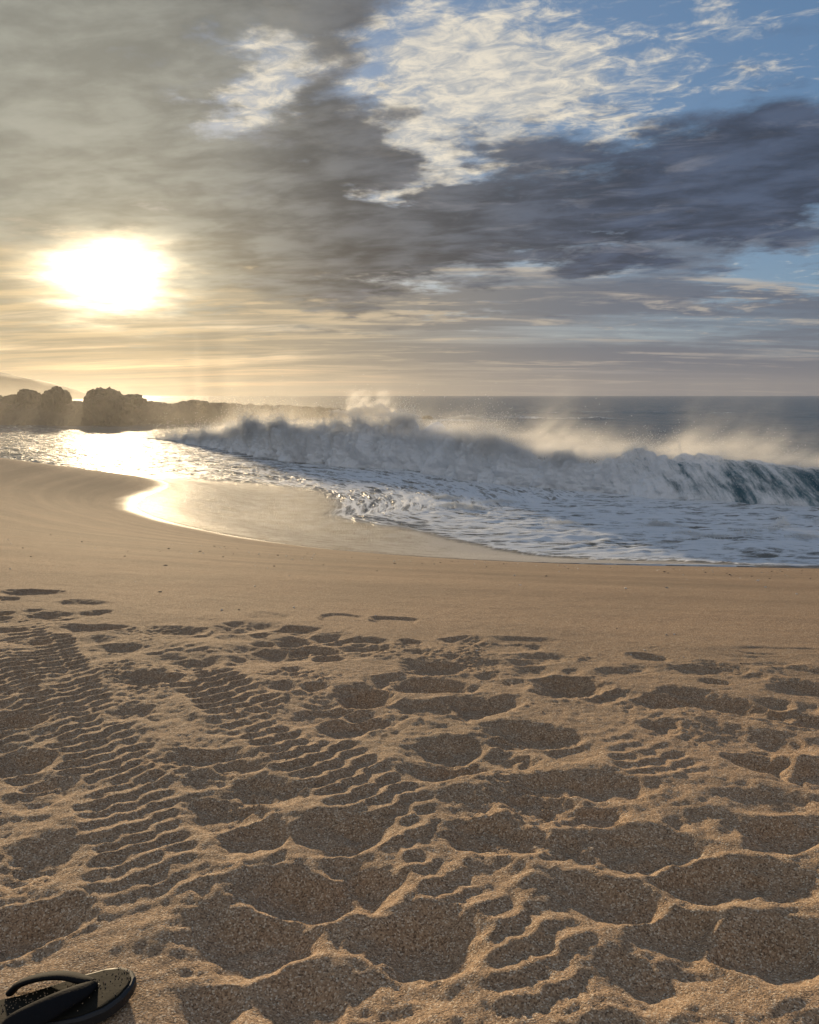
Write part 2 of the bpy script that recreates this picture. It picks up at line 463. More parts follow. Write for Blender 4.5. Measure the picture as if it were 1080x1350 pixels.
def shore_dist(x, y):
    """signed plan distance to the waterline, positive toward the sea; also arc position"""
    best = np.full(x.shape, 1e18); sg = np.zeros(x.shape)
    for a, b in zip(SHORE[:-1], SHORE[1:]):
        d = b - a; L = d @ d
        t = np.clip(((x - a[0]) * d[0] + (y - a[1]) * d[1]) / L, 0, 1)
        ex = x - (a[0] + t * d[0]); ey = y - (a[1] + t * d[1])
        q = ex * ex + ey * ey
        c = -(d[0] * ey - d[1] * ex)      # right of the direction of travel is the sea
        up = q < best
        best = np.where(up, q, best); sg = np.where(up, np.where(c > 0, 1.0, -1.0), sg)
    return np.sqrt(best) * sg


WL = 0.5                                  # height of the waterline on the beach face


def beach_profile(s):
    L = 9.4; slope = (SAND - WL) / L
    q = -s / L
    soft = 0.12
    f = q - soft * np.log1p(np.exp((q - 1.0) / soft))     # ramps up then levels off at 1
    z = WL + (SAND - WL + 0.02) * f
    return np.where(s > 0, WL - slope * s * np.exp(-s / 60.0), z)


# ---- churned dry sand close by: footprints and tyre tracks, heights on a fine patch
CX0, CX1, CY0, CY1, CS = -3.5, 3.5, 0.3, 5.0, 0.0065
gx = np.arange(CX0, CX1, CS); gy = np.arange(CY0, CY1, CS)


def churn_patch():
    Xg, Yg = np.meshgrid(gx, gy)
    # the churned zone ends along an old tide line
    bx = np.array([-3.6, -2.0, -1.2, -0.1, 0.7, 1.5, 3.6]); by = np.array([4.5, 4.05, 3.75, 3.35, 3.15, 2.85, 2.35])
    edge = np.interp(Xg, bx, by) + fbm2(Xg * 1.5, Yg * 1.5, 3, 0.5, 5) * 0.35
    churn = sstep(edge - Yg, -0.15, 0.5)
    near = sstep(edge - Yg, 0.2, 1.6)
    h = 0.012 * fbm2(Xg * 0.9, Yg * 0.9, 3, 0.5, 11)
    h += churn * (0.013 * fbm2(Xg * 2.3, Yg * 2.3, 3, 0.45, 21) + 0.010 * near * fbm2(Xg * 7, Yg * 7, 3, 0.5, 31))
    # tyre tracks: pixel polylines on the berm, width in m, tread pitch
    def track(pts, width, pitch, depth, amp, y_from=-9, y_to=99, seed=0):
        nonlocal h
        P = np.array([ground(a, b, SAND) for a, b in pts]); P = chaikin(P, 2)
        best = np.full(Xg.shape, 9.0); lat = np.zeros(Xg.shape); lon = np.zeros(Xg.shape); acc = 0.0
        for a, b in zip(P[:-1], P[1:]):
            d = b - a; L = math.hypot(*d); d = d / L
            rx, ry = Xg - a[0], Yg - a[1]
            tt = np.clip(rx * d[0] + ry * d[1], 0, L); ex = rx - tt * d[0]; ey = ry - tt * d[1]
            q = np.hypot(ex, ey); c = d[0] * ry - d[1] * rx
            up = q < best
            best = np.where(up, q, best); lat = np.where(up, np.sign(c) * q, lat); lon = np.where(up, acc + tt, lon)
            acc += L
        end = sstep(lon, 0.02, 0.45) * (1 - sstep(lon, acc - 0.12, acc - 0.02))
        wn = fbm2(Xg * 6, Yg * 6, 3, 0.5, 77 + seed)
        inside = (1 - sstep(np.abs(lat) + wn * 0.025, width * 0.44, width * 0.56)) * end
        v = lat / (width * 0.5)
        # lugs: bars across the track, their rows offset like brickwork, chevroned and wobbling
        row = 0.36 * sstep(v, 0.22, 0.42) - 0.32 * sstep(-v, 0.20, 0.40)
        ph = lon / pitch + 0.30 * np.abs(v) + row + 0.20 * wn + 0.10 * fbm2(Xg * 14, Yg * 14, 2, 0.5, 79 + seed)
        fr = ph - np.floor(ph)
        bar = np.where(fr < 0.62, fr / 0.62, (1 - fr) / 0.38)          # leaning ridge
        bar = bar ** 1.7
        keep = sstep(fbm2(Xg * 3.2, Yg * 3.2, 3, 0.5, 83 + seed), -0.40, -0.10)
        th = h * 0.45 - depth + amp * (bar * keep + 0.25 * (1 - keep))
        h = h * (1 - inside) + th * inside
        berm = np.exp(-((np.abs(lat) - width * 0.60) / 0.028) ** 2) * end * (0.6 + wn)
        h += berm * 0.007
    track([(40, 792), (62, 850), (95, 915), (135, 985), (170, 1060), (195, 1140), (205, 1210)], 0.215, 0.048, 0.004, 0.0075, seed=1)
    track([(210, 822), (270, 880), (345, 935), (430, 990), (505, 1050), (580, 1110), (655, 1190), (720, 1270), (790, 1370)], 0.225, 0.055, 0.005, 0.0105, seed=2)
    track([(770, 925), (815, 955), (862, 990), (905, 1030)], 0.20, 0.05, 0.005, 0.0085, seed=3)
    track([(-40, 830), (-10, 880), (15, 930), (32, 985)], 0.20, 0.05, 0.004, 0.008, seed=4)
    track([(205, 955), (260, 965), (300, 950), (360, 905)], 0.16, 0.045, 0.004, 0.007, seed=5)
    # footprints: pixel, length, width, turn in plan (deg), depth
    fp = [(45, 760, .24, .12, 5), (108, 777, .22, .11, -10), (232, 818, .22, .12, -10), (268, 822, .12, .11, 0), (312, 815, .18, .12, 0), (385, 813, .16, .09, 0), (460, 831, .24, .13, 5),
          (375, 853, .24, .13, 5), (322, 860, .16, .09, 20), (420, 845, .16, .09, 0), (135, 833, .12, .10, 0), (150, 846, .15, .10, 0), (262, 865, .16, .11, 30), (240, 862, .18, .09, 10),
          (585, 866, .22, .13, 0), (535, 885, .12, .16, 80), (570, 892, .22, .12, -10), (640, 920, .20, .13, 20), (755, 893, .19, .17, 0), (795, 905, .13, .13, 0), (820, 872, .16, .08, 5),
          (925, 868, .20, .09, 5), (1060, 870, .20, .12, -20), (1072, 895, .18, .12, -20), (955, 920, .30, .12, -35), (985, 970, .26, .15, -15), (1010, 1000, .16, .16, 40), (690, 965, .24, .12, -15),
          (600, 985, .24, .13, 25), (680, 1000, .13, .12, 60), (720, 1035, .24, .13, -5), (800, 1040, .18, .12, 0), (905, 1048, .17, .17, 0), (890, 915, .20, .10, -10),
          (430, 935, .20, .12, 30), (485, 910, .14, .13, 0), (300, 928, .10, .09, 60), (175, 935, .12, .09, 20), (200, 890, .18, .10, 10), (470, 950, .20, .10, 25), (415, 985, .12, .11, 0),
          (345, 1045, .20, .12, -20), (410, 1050, .18, .13, 30), (300, 1070, .18, .16, 30), (450, 1105, .20, .14, 25), (335, 1105, .18, .14, 20), (530, 1085, .10, .08, 0), (570, 1065, .22, .12, 0),
          (30, 1005, .16, .14, 0), (60, 1050, .18, .11, 60), (55, 1145, .16, .16, 30), (130, 1140, .15, .12, 20), (265, 1000, .22, .10, 0), (20, 950, .14, .11, 0),
          (480, 1175, .17, .17, 0), (520, 1160, .24, .12, -25), (400, 1180, .17, .20, 70), (330, 1250, .22, .15, 15), (200, 1245, .24, .13, 15), (590, 1010, .20, .12, 10),
          (660, 1105, .22, .13, -20), (770, 1075, .20, .12, -5), (720, 1060, .16, .12, 20), (850, 1125, .26, .12, 5), (800, 1190, .20, .13, -25), (1000, 1170, .25, .14, -8), (940, 1165, .22, .14, 10),
          (1045, 1100, .24, .13, 10), (1010, 1060, .20, .10, 0), (930, 1250, .26, .16, -15), (1030, 1260, .22, .14, 20), (860, 1300, .18, .14, 20), (560, 1250, .20, .18, 40), (500, 1320, .20, .15, 10),
          (640, 1310, .22, .16, 40), (740, 1120, .14, .10, 0), (40, 1230, .20, .12, 35), (110, 1200, .14, .10, 20), (400, 1320, .18, .13, -30), (290, 1330, .15, .12, 40), (620, 1060, .14, .12, 0), (960, 1090, .18, .1, 0),
          (640, 860, .16, .10, 0), (720, 850, .2, .08, 0), (990, 845, .2, .07, 0), (560, 925, .16, .09, -10), (880, 955, .12, .1, 30), (1060, 940, .2, .12, -30), (1075, 1020, .2, .14, 40)]
    prints = []
    for (px, py, L, W, a) in fp:
        q = ground(px, py, SAND - 0.02); prints.append((q[0], q[1], L * (0.92 if py < 980 else 0.74), W * (0.95 if py < 980 else 0.80), a, 0.22 if py < 880 else 0.36))
    trk = [chaikin(np.array([ground(a, b, SAND) for a, b in q]), 2) for q in ([(62, 850), (95, 915), (135, 985), (170, 1060), (195, 1140), (205, 1210)], [(270, 880), (345, 935), (430, 990), (505, 1050), (580, 1110), (655, 1190), (720, 1270), (790, 1370)], [(770, 925), (862, 990), (905, 1030)])]
    def off_track(x_, y_, d): return all(np.min(np.hypot(q[:, 0] - x_, q[:, 1] - y_)) > d for q in trk)
    prints = [p for p in prints if off_track(p[0], p[1], 0.13)]
    rr = random.Random(3)
    for _ in range(420):                                       # scattered lesser dents
        x_ = rr.uniform(-3.3, 3.3); y_ = rr.uniform(0.5, 3.9)
        if y_ < np.interp(x_, bx, by) - 0.25 and off_track(x_, y_, 0.14):
            prints.append((x_, y_, rr.uniform(.05, .12), rr.uniform(.04, .075), rr.uniform(-60, 60), 0.28))
    for _ in range(46):                                        # scuffs along the edge of the churned strip
        x_ = rr.uniform(-2.6, 2.6); y_ = np.interp(x_, bx, by) - rr.uniform(-0.05, 0.7)
        if off_track(x_, y_, 0.14): prints.append((x_, y_, rr.uniform(.10, .24), rr.uniform(.07, .12), rr.uniform(-25, 25), 0.20))
    rr.shuffle(prints)
    for (x_, y_, L, W, a, dk) in prints:
        R = max(L, W) * 1.1
        i0, i1 = np.searchsorted(gx, [x_ - R, x_ + R]); j0, j1 = np.searchsorted(gy, [y_ - R, y_ + R])
        if i1 - i0 < 3 or j1 - j0 < 3: continue
        xs, ys = Xg[j0:j1, i0:i1], Yg[j0:j1, i0:i1]
        c, s_ = math.cos(math.radians(a)), math.sin(math.radians(a))
        dx, dy = xs - x_, ys - y_
        u = (dx * c + dy * s_) / (L * 0.5); v = (dy * c - dx * s_) / (W * 0.5)
        v = v * (1 + 0.22 * u)
        wob = fbm2(xs * 9 + x_ * 3, ys * 9, 3, 0.5, 90) * 0.5 + fbm2(xs * 34, ys * 34, 2, 0.6, 92) * 0.22
        r = (np.abs(u) ** 2.4 + np.abs(v) ** 2.4) ** (1 / 2.4) + wob
        D = W * dk * rr.uniform(0.42, 0.72)
        hs = h[j0:j1, i0:i1]
        lvl = float(np.mean(hs)) * 0.6
        D = D * rr.uniform(0.8, 1.75)
        tilt = 1 + rr.uniform(-0.45, 0.45) * np.clip(u, -1, 1)
        bowl = lvl - D * tilt * np.exp(-np.clip(r, 0, 3) ** 2.2 * 0.9) * 1.15 + D * 0.10 * np.clip(r - 0.9, 0, 3) * 3
        rim = np.exp(-((r - 1.28) / 0.20) ** 2) * D * 0.42 * (0.8 + 1.2 * fbm2(xs * 5 + 9, ys * 5, 2, 0.5, 91))
        fade = churn[j0:j1, i0:i1] * 0.7 + 0.3
        h[j0:j1, i0:i1] = np.minimum(hs + rim * fade, np.maximum(bowl, hs - D * fade) + rim * 0)
    # loose crumbs
    cr = fbm2(Xg * 38, Yg * 38, 3, 0.6, 61); patch = sstep(fbm2(Xg * 2.6, Yg * 2.6, 3, 0.5, 62), 0.0, 0.35)
    h += churn * patch * 0.016 * np.clip(cr + 0.2, 0, 1)
    h += churn * (0.0030 * fbm2(Xg * 60, Yg * 60, 2, 0.6, 63) + 0.0050 * near * fbm2(Xg * 16, Yg * 18, 3, 0.6, 64))
    h += churn * near * (0.0110 * fbm2(Xg * 10, Yg * 10, 4, 0.55, 65) + 0.006 * fbm2(Xg * 24 + 3, Yg * 24, 3, 0.6, 66) * sstep(fbm2(Xg * 3.1, Yg * 3.1, 2, .5, 67), -0.25, 0.2))
    # slips: sand cannot stand steeper than this
    for it in range(18):
        for ax in (0, 1):
            d = np.diff(h, axis=ax); lim = CS * 0.92
            ex = np.sign(d) * np.clip(np.abs(d) - lim, 0, None) * 0.24
            if ax == 0: h[1:] -= ex; h[:-1] += ex
            else: h[:, 1:] -= ex; h[:, :-1] += ex
    # hollow pressed under the flip-flop
    fx, fy = FLIP
    r = np.hypot((Xg - fx) / 0.20, (Yg - fy) / 0.12)
    kf = 1 - sstep(r, 0.6, 1.25)
    h = h * (1 - kf) + 0.0 * kf
    m = sstep(Xg, CX0 + 0.02, CX0 + 0.4) * (1 - sstep(Xg, CX1 - 0.4, CX1 - 0.02)) * sstep(Yg, CY0 + 0.01, CY0 + 0.2) * (1 - sstep(Yg, CY1 - 0.5, CY1 - 0.02))
    return h * m, churn * m


toe = ground(181, 1309, SAND); heel_dir = Vector((-0.945, -0.327))
FLIP = (toe[0] + heel_dir.x * 0.135, toe[1] + heel_dir.y * 0.135)
PATCH, CHURN = churn_patch()


def sample_patch(a, x, y):
    fi = np.clip((x - CX0) / CS, 0, len(gx) - 1.001); fj = np.clip((y - CY0) / CS, 0, len(gy) - 1.001)
    i = fi.astype(int); j = fj.astype(int); u = fi - i; v = fj - j
    val = a[j, i] * (1 - u) * (1 - v) + a[j, i + 1] * u * (1 - v) + a[j + 1, i] * (1 - u) * v + a[j + 1, i + 1] * u * v
    ins = (x >= CX0) & (x <= CX1) & (y >= CY0) & (y <= CY1)
    return np.where(ins, val, 0)


def beach_height(x, y, s=None):
    if s is None: s = shore_dist(x, y)
    z = beach_profile(s)
    z = z + 0.03 * fbm2(x * 0.25, y * 0.25, 3, 0.5, 3) * sstep(-s, 0.5, 4)
    # faint wash lines and scuffs on the smooth face
    z = z + sstep(-s, 0.3, 2.0) * (0.004 * fbm2(x * 1.2, s * 5.0, 3, 0.55, 4) + 0.0035 * fbm2(x * 6, y * 6, 3, 0.6, 6))
    return z


def build_sand():
    xs = axis(CX0, CX1, CS, -900, 900, 1.07); ys = axis(CY0, CY1, CS, -60, 320, 1.022)
    Xg, Yg = np.meshgrid(xs, ys); x = Xg.ravel(); y = Yg.ravel()
    s = shore_dist(x, y)
    z = beach_height(x, y, s) + sample_patch(PATCH, x, y)
    # beyond the bay the sea floor stays well under water
    z = np.maximum(z, -6.0)
    wet = sstep(s + 0.25 * fbm2(x * 0.8, y * 0.8, 3, 0.5, 8), -0.55, -0.05)
    wet = np.maximum(wet, 0.55 * sstep(x, 4.6, 6.5) * sstep(s, -0.9, -0.2))
    o = np_mesh('sand', np.stack([x, y, z], 1), grid_quads(len(ys), len(xs)), {'shore': np.clip(s, -60, 60), 'wet': wet, 'churn': sample_patch(CHURN, x, y)}, True, M_SAND)
    tag(o, kind='structure')


build_sand()

# ------------------------------------------------------------------ breaking wave line
# foot of the breaker in plan, crest height, how far it has crumbled into white water
BR = np.array([  # x, y, crest height, foam
    (46, 8.0, 0.3, 0.2), (30, 15.5, 0.95, 0.30), (18, 20.2, 1.05, 0.42), (11.4, 22.8, 1.14, 0.36), (9.7, 23.6, 1.26, 0.40), (8.4, 24.4, 1.34, 0.52), (7.3, 25.0, 1.50, 0.72), (6.2, 25.7, 1.42, 0.75),
    (5.0, 26.8, 1.20, 1.0), (4.1, 27.8, 1.32, 1.0), (2.9, 28.7, 1.60, 1.0), (2.2, 30.2, 1.30, 1.0), (1.6, 31.6, 1.36, 1.0), (0.0, 34.4, 1.92, 1.0), (-1.4, 35.2, 1.98, 1.0), (-2.8, 36.0, 1.85, 1.0),
    (-5.7, 38.8, 1.62, 1.0), (-8.0, 42.5, 1.50, 1.0), (-10.3, 46.6, 1.05, 1.0), (-13.0, 51.0, 0.55, 0.9), (-17, 57, 0.12, 0.6), (-24, 66, 0.0, 0.3)])
_d = np.r_[0, np.cumsum(np.hypot(*np.diff(BR[:, :2], axis=0).T))]


def wave_line(n):
    t = np.linspace(0, _d[-1], n)
    def sm(col):
        v = np.interp(t, _d, BR[:, col]); k = max(3, int(n * 1.1 / _d[-1])) | 1
        w = np.hanning(k + 2)[1:-1]; w /= w.sum()
        return np.convolve(np.pad(v, k // 2, mode='edge'), w, 'valid')
    x, y, H, fo = sm(0), sm(1), sm(2), sm(3)
    dx, dy = np.gradient(x), np.gradient(y); L = np.hypot(dx, dy)
    # travel is right to left, so the sea is on the right-hand side
    return t, x, y, H, fo, dy / L, -dx / L


def build_wave():
    nt, nf, nb = 1900, 90, 50
    t, x, y, H, fo, nx, ny = wave_line(nt)
    Hn = H * (1 - 0.13 * fo) * (1 + 0.45 * fo * fbm2(t * 0.75, t * 0, 4, 0.55, 40))
    phi = np.linspace(-0.22, 1, nf) * math.pi / 2
    off = []; zz = []; pr = []
    for k, f in enumerate(phi):
        w = 0.80 * Hn
        if f < 0: o_ = np.full(nt, 0.0); z_ = Hn * f * 0.9
        else:
            curl = 0.20 * (1 - fo) * math.sin(f) ** 3 * math.sin(2 * f + 0.5) * 1.0
            o_ = w * (1 - math.cos(f)) + 0.22 * (1 - fo) * np.sin(2 * f) * (1 - math.sin(f)) - curl * Hn
            z_ = Hn * math.sin(f) ** 0.85
        off.append(o_); zz.append(z_); pr.append(np.full(nt, (k / (nf - 1)) * 1.6))
    for k in range(1, nb + 1):
        q = k / nb
        off.append(0.80 * Hn + 5.0 * q ** 1.3); zz.append(Hn * (0.5 + 0.5 * math.cos(math.pi * q ** 0.8)) - 0.25 * q); pr.append(np.full(nt, 1.6 + q * 3))
    off = np.array(off); zz = np.array(zz); pr = np.array(pr)
    co = np.stack([x + nx * off, y + ny * off, zz], 2)          # profile, along, xyz
    du = np.gradient(co, axis=0); dt = np.gradient(co, axis=1)
    N = np.cross(dt, du); N /= np.linalg.norm(N, axis=2, keepdims=True) + 1e-9
    if N[nf // 2, nt // 2, 1] > 0: N = -N
    T = np.broadcast_to(t, zz.shape); FO = np.broadcast_to(fo, zz.shape)
    X3, Y3, Z3 = co[..., 0], co[..., 1], co[..., 2]
    backf = np.r_[np.ones(nf), np.linspace(1, 0.05, nb) ** 1.5][:, None]
    bil = fbm3(X3 * 0.95, Y3 * 0.95, Z3 * 0.95, 5, 0.55, 50, True)
    big = fbm3(X3 * 0.42, Y3 * 0.42, Z3 * 0.42, 2, 0.5, 60)
    # glassy stretch: thin ropes of water thrown over with the lip
    rope = fbm2(T * 2.4 - pr * 2.4, pr * 0.9, 4, 0.55, 55)
    Hh = np.clip(np.broadcast_to(Hn, zz.shape) / 1.2, 0, 1.3)
    base_f = np.exp(-((np.clip(Z3, 0, 9)) / (0.25 * np.maximum(Hn, .1))) ** 2)           # boil at the foot
    FF = np.clip(FO + (1 - FO) * 0.75 * base_f * sstep(fbm2(T * 0.8, T * 0, 2, .5, 12), -0.3, 0.3), 0, 1)
    disp = FF * (0.26 * bil + 0.52 * big + 0.05) * Hh * backf + (1 - FF) * 0.10 * rope * backf * Hh
    co = co + N * disp[..., None]
    crestline = np.exp(-((pr - 1.6) / 0.25) ** 2)
    foam = np.clip(FF * (1 - 0.55 * sstep(pr, 2.2, 4.2)) + (1 - FF) * (0.30 * crestline + 0.22), 0, 1)
    o = np_mesh('breaking_wave', co.reshape(-1, 3), grid_quads(len(zz), nt)[:, ::-1], {'foam': foam, 'along': T, 'prof': pr}, True, M_WAVE)
    tag(o, kind='structure')
    return t, x, y, Hn, fo, nx, ny, co[:nf + 12].reshape(-1, 3), N[:nf + 12].reshape(-1, 3), FF[:nf + 12].ravel(), bil[:nf + 12].ravel()


WV = build_wave()


# ------------------------------------------------------------------ sea
def build_sea():
    xs = axis(-22, 20, 0.085, -1500, 1500, 1.055); ys = axis(11.0, 44, 0.075, 4, 1500, 1.035)
    Xg, Yg = np.meshgrid(xs, ys); x = Xg.ravel(); y = Yg.ravel()
    s = shore_dist(x, y)
    al = x * 0.90 - y * 0.43
    sand = beach_height(x, y, s)
    # breaker distance: foam lies on the shore side of the wave
    t, wx, wy = WV[0][::12], WV[1][::12], WV[2][::12]; fo = WV[4][::12]
    best = np.full(x.shape, 1e9); fob = np.zeros(x.shape); sgn = np.zeros(x.shape)
    sel = np.where((np.abs(x) < 60) & (y < 90))[0]
    xs_, ys_ = x[sel], y[sel]; b = best[sel]; f_ = fob[sel]; sg_ = sgn[sel]
    for i in range(len(t)):
        q = (xs_ - wx[i]) ** 2 + (ys_ - wy[i]) ** 2; up = q < b
        b = np.where(up, q, b); f_ = np.where(up, fo[i], f_)
        sg_ = np.where(up, np.sign((xs_ - wx[i]) * WV[5][::12][i] + (ys_ - wy[i]) * WV[6][::12][i]), sg_)
    best[sel] = np.sqrt(b); fob[sel] = f_; sgn[sel] = sg_
    wd = best * np.where(sgn == 0, 1, sgn)                      # + seaward of the foot of the breaker
    # swash sheet follows the sand, then meets sea level
    thin = 0.055 * sstep(s, -0.05, 1.2)
    film_z = sand + thin
    deep = 0.02 * fbm2(x * 0.5, y * 0.5, 2, 0.5, 70)
    flx = np.array([-30, -12, -8.5, -5.0, -3.0, 0.0, 1.3, 2.2, 3.4, 4.6, 5.6, 7.0, 9, 20]); fls = np.array([1.5, 2.0, 3.2, 4.4, 5.0, 5.2, 4.3, 3.4, 2.4, 1.3, 0.35, 0.35, 0.8, 1.0])
    fl = np.interp(x, flx, fls) + 0.34 * fbm2(al * 0.7, al * 0, 3, 0.5, 78) + 0.15 * fbm2(x * 3, y * 3, 2, .5, 79)
    inner = (0.60 + 0.15 * sstep(x, -7.0, -1.0) + 0.15 * sstep(x, 2, 5)) * sstep(s, fl - 0.2, fl + 2.8) * (1 - sstep(wd, -0.5, 2.0))
    chop = fbm2(al * 0.45, s * 1.25, 5, 0.55, 71); chop2 = fbm2(al * 1.1, s * 2.6, 4, 0.6, 72, True)
    deep = deep + inner * (0.12 * chop + 0.10 * (0.4 - chop2) + 0.06)
    swell = sstep(wd, 3, 12)
    far = np.clip(np.hypot(x, y) / 60, 0.6, 3.0)
    deep = deep + swell * (0.16 * fbm2(al * 0.09, s * 0.20, 3, 0.5, 73) * far + 0.10 * fbm2(al * 0.4, s * 0.8, 4, 0.6, 74))
    # a second, smaller set breaking far out beside the reef
    for (x0, x1, yy, hh) in ((7, 30, 112, 0.45), (2, 9, 100, 0.5), (18, 60, 150, 0.4), (-6, 4, 118, 0.6)):
        ln = yy - 0.12 * (x - x0) + 2.5 * fbm2(x * 0.08, x * 0, 2, .5, 75)
        e = sstep(x, x0 - 3, x0 + 3) * (1 - sstep(x, x1 - 6, x1 + 4))
        deep = deep + e * hh * np.exp(-((y - ln) / 2.2) ** 2) * (0.7 + 0.6 * fbm2(x * 0.3, y * 0.3, 3, .5, 76))
    z = np.where(s < 0, sand - 0.06 - 0.25 * sstep(-s, 0.0, 1.0), film_z)
    z = np.where((s >= 0) & (s < 14), np.logaddexp(film_z / 0.07, deep / 0.07) * 0.07 - 0.0485 * np.exp(-((film_z - deep) / 0.2) ** 2) * 0.4, np.where(s >= 14, deep, z))
    # limit of the thin film (plan, by position along the shore), a foam ridge runs along it
    film = (1 - sstep(s, fl - 0.5, fl + 0.35)) * sstep(s, -0.3, 0.0)
    ridge = np.exp(-((s - fl) / 0.16) ** 2) * sstep(x, 0.8, 2.5)
    z = z + ridge * 0.06 * (0.8 + fbm2(x * 2.2, y * 2.2, 3, 0.6, 80))
    lip = np.exp(-((s - 0.10) / 0.10) ** 2) * sstep(x, 1.0, 4.6) * (1 - sstep(x, 5.3, 5.7))
    z = z + lip * 0.035
    foam = 0.66 * sstep(s, fl - 0.5, fl + 0.4) * (1 - sstep(wd, 0.5, 5.0))
    foam = foam + 0.20 * chop * inner + 0.25 * np.clip(0.4 - chop2, 0, 1) * inner
    foam = foam * (0.72 + 0.28 * sstep(x, -8, 0))
    foam = np.maximum(foam, 0.9 * ridge)
    foam = np.maximum(foam, 1.1 * lip)
    # left bay: scattered lace only
    foam = foam * (1 - 0.45 * (1 - sstep(x + y * 0.25, -7.0, -1.0)))
    for (x0, x1, yy, k) in ((7, 30, 111.0, 0.85), (2, 9, 99.4, 1.0), (18, 60, 149, 0.6), (-7, 5, 117, 1.0), (-2, 12, 105, 0.75), (-8, 3, 95, 0.55)):
        ln = yy - 0.12 * (x - x0) + 2.5 * fbm2(x * 0.08, x * 0, 2, .5, 75)
        e = sstep(x, x0 - 3, x0 + 3) * (1 - sstep(x, x1 - 6, x1 + 4))
        foam = np.maximum(foam, e * k * np.exp(-((y - ln + 0.8) / 2.0) ** 2) * (0.7 + 0.9 * fbm2(x * 0.25, y * 0.25, 3, .5, 77)))
    film = np.clip(film - lip - ridge, 0, 1)
    foam = np.maximum(foam, film * (0.12 + 0.50 * sstep(x, -1.5, 3.0)) * sstep(s, 0.0, 0.6))
    # keep the sheet under the breaker
    under = np.where((np.abs(wd) < 6) & (wd > 0.0), np.interp(np.hypot(x - 4, y - 30), [0, 22, 32], [1, 1, 0]), 0)
    z = z - 0.30 * under * sstep(wd, 0.0, 0.4) * (1 - sstep(wd, 3.5, 5.5))
    z = np.maximum(z, np.where(s > 0, np.maximum(sand + 0.004, -9), -99))
    o = np_mesh('sea', np.stack([x, y, z], 1), grid_quads(len(ys), len(xs)), {'foam': foam, 'film': film, 'shore': np.clip(s, -5, 2000)}, True, M_SEA)
    tag(o, kind='structure')


build_sea()


# ------------------------------------------------------------------ spray: many small drops
TET = np.array([(1, 1, 1), (1, -1, -1), (-1, 1, -1), (-1, -1, 1)], float) * 0.6
TF = np.array([(0, 1, 2), (0, 3, 1), (0, 2, 3), (1, 3, 2)])


def drops(name, pts, size, label, cat):
    n = len(pts)
    q = rng.normal(size=(n, 4)); q /= np.linalg.norm(q, axis=1, keepdims=True)
    w, a, b, c = q.T
    R = np.stack([1 - 2 * (b * b + c * c), 2 * (a * b - c * w), 2 * (a * c + b * w), 2 * (a * b + c * w), 1 - 2 * (a * a + c * c), 2 * (b * c - a * w),
                  2 * (a * c - b * w), 2 * (b * c + a * w), 1 - 2 * (a * a + b * b)], 1).reshape(n, 3, 3)
    v = np.einsum('nij,kj->nki', R, TET) * size[:, None, None] + pts[:, None, :]
    f = (np.arange(n)[:, None, None] * 4 + TF[None]).reshape(-1, 3)
    o = np_mesh(name, v.reshape(-1, 3), f, None, False, M_SPRAY)
    tag(o, label, cat, None, 'stuff'); return o


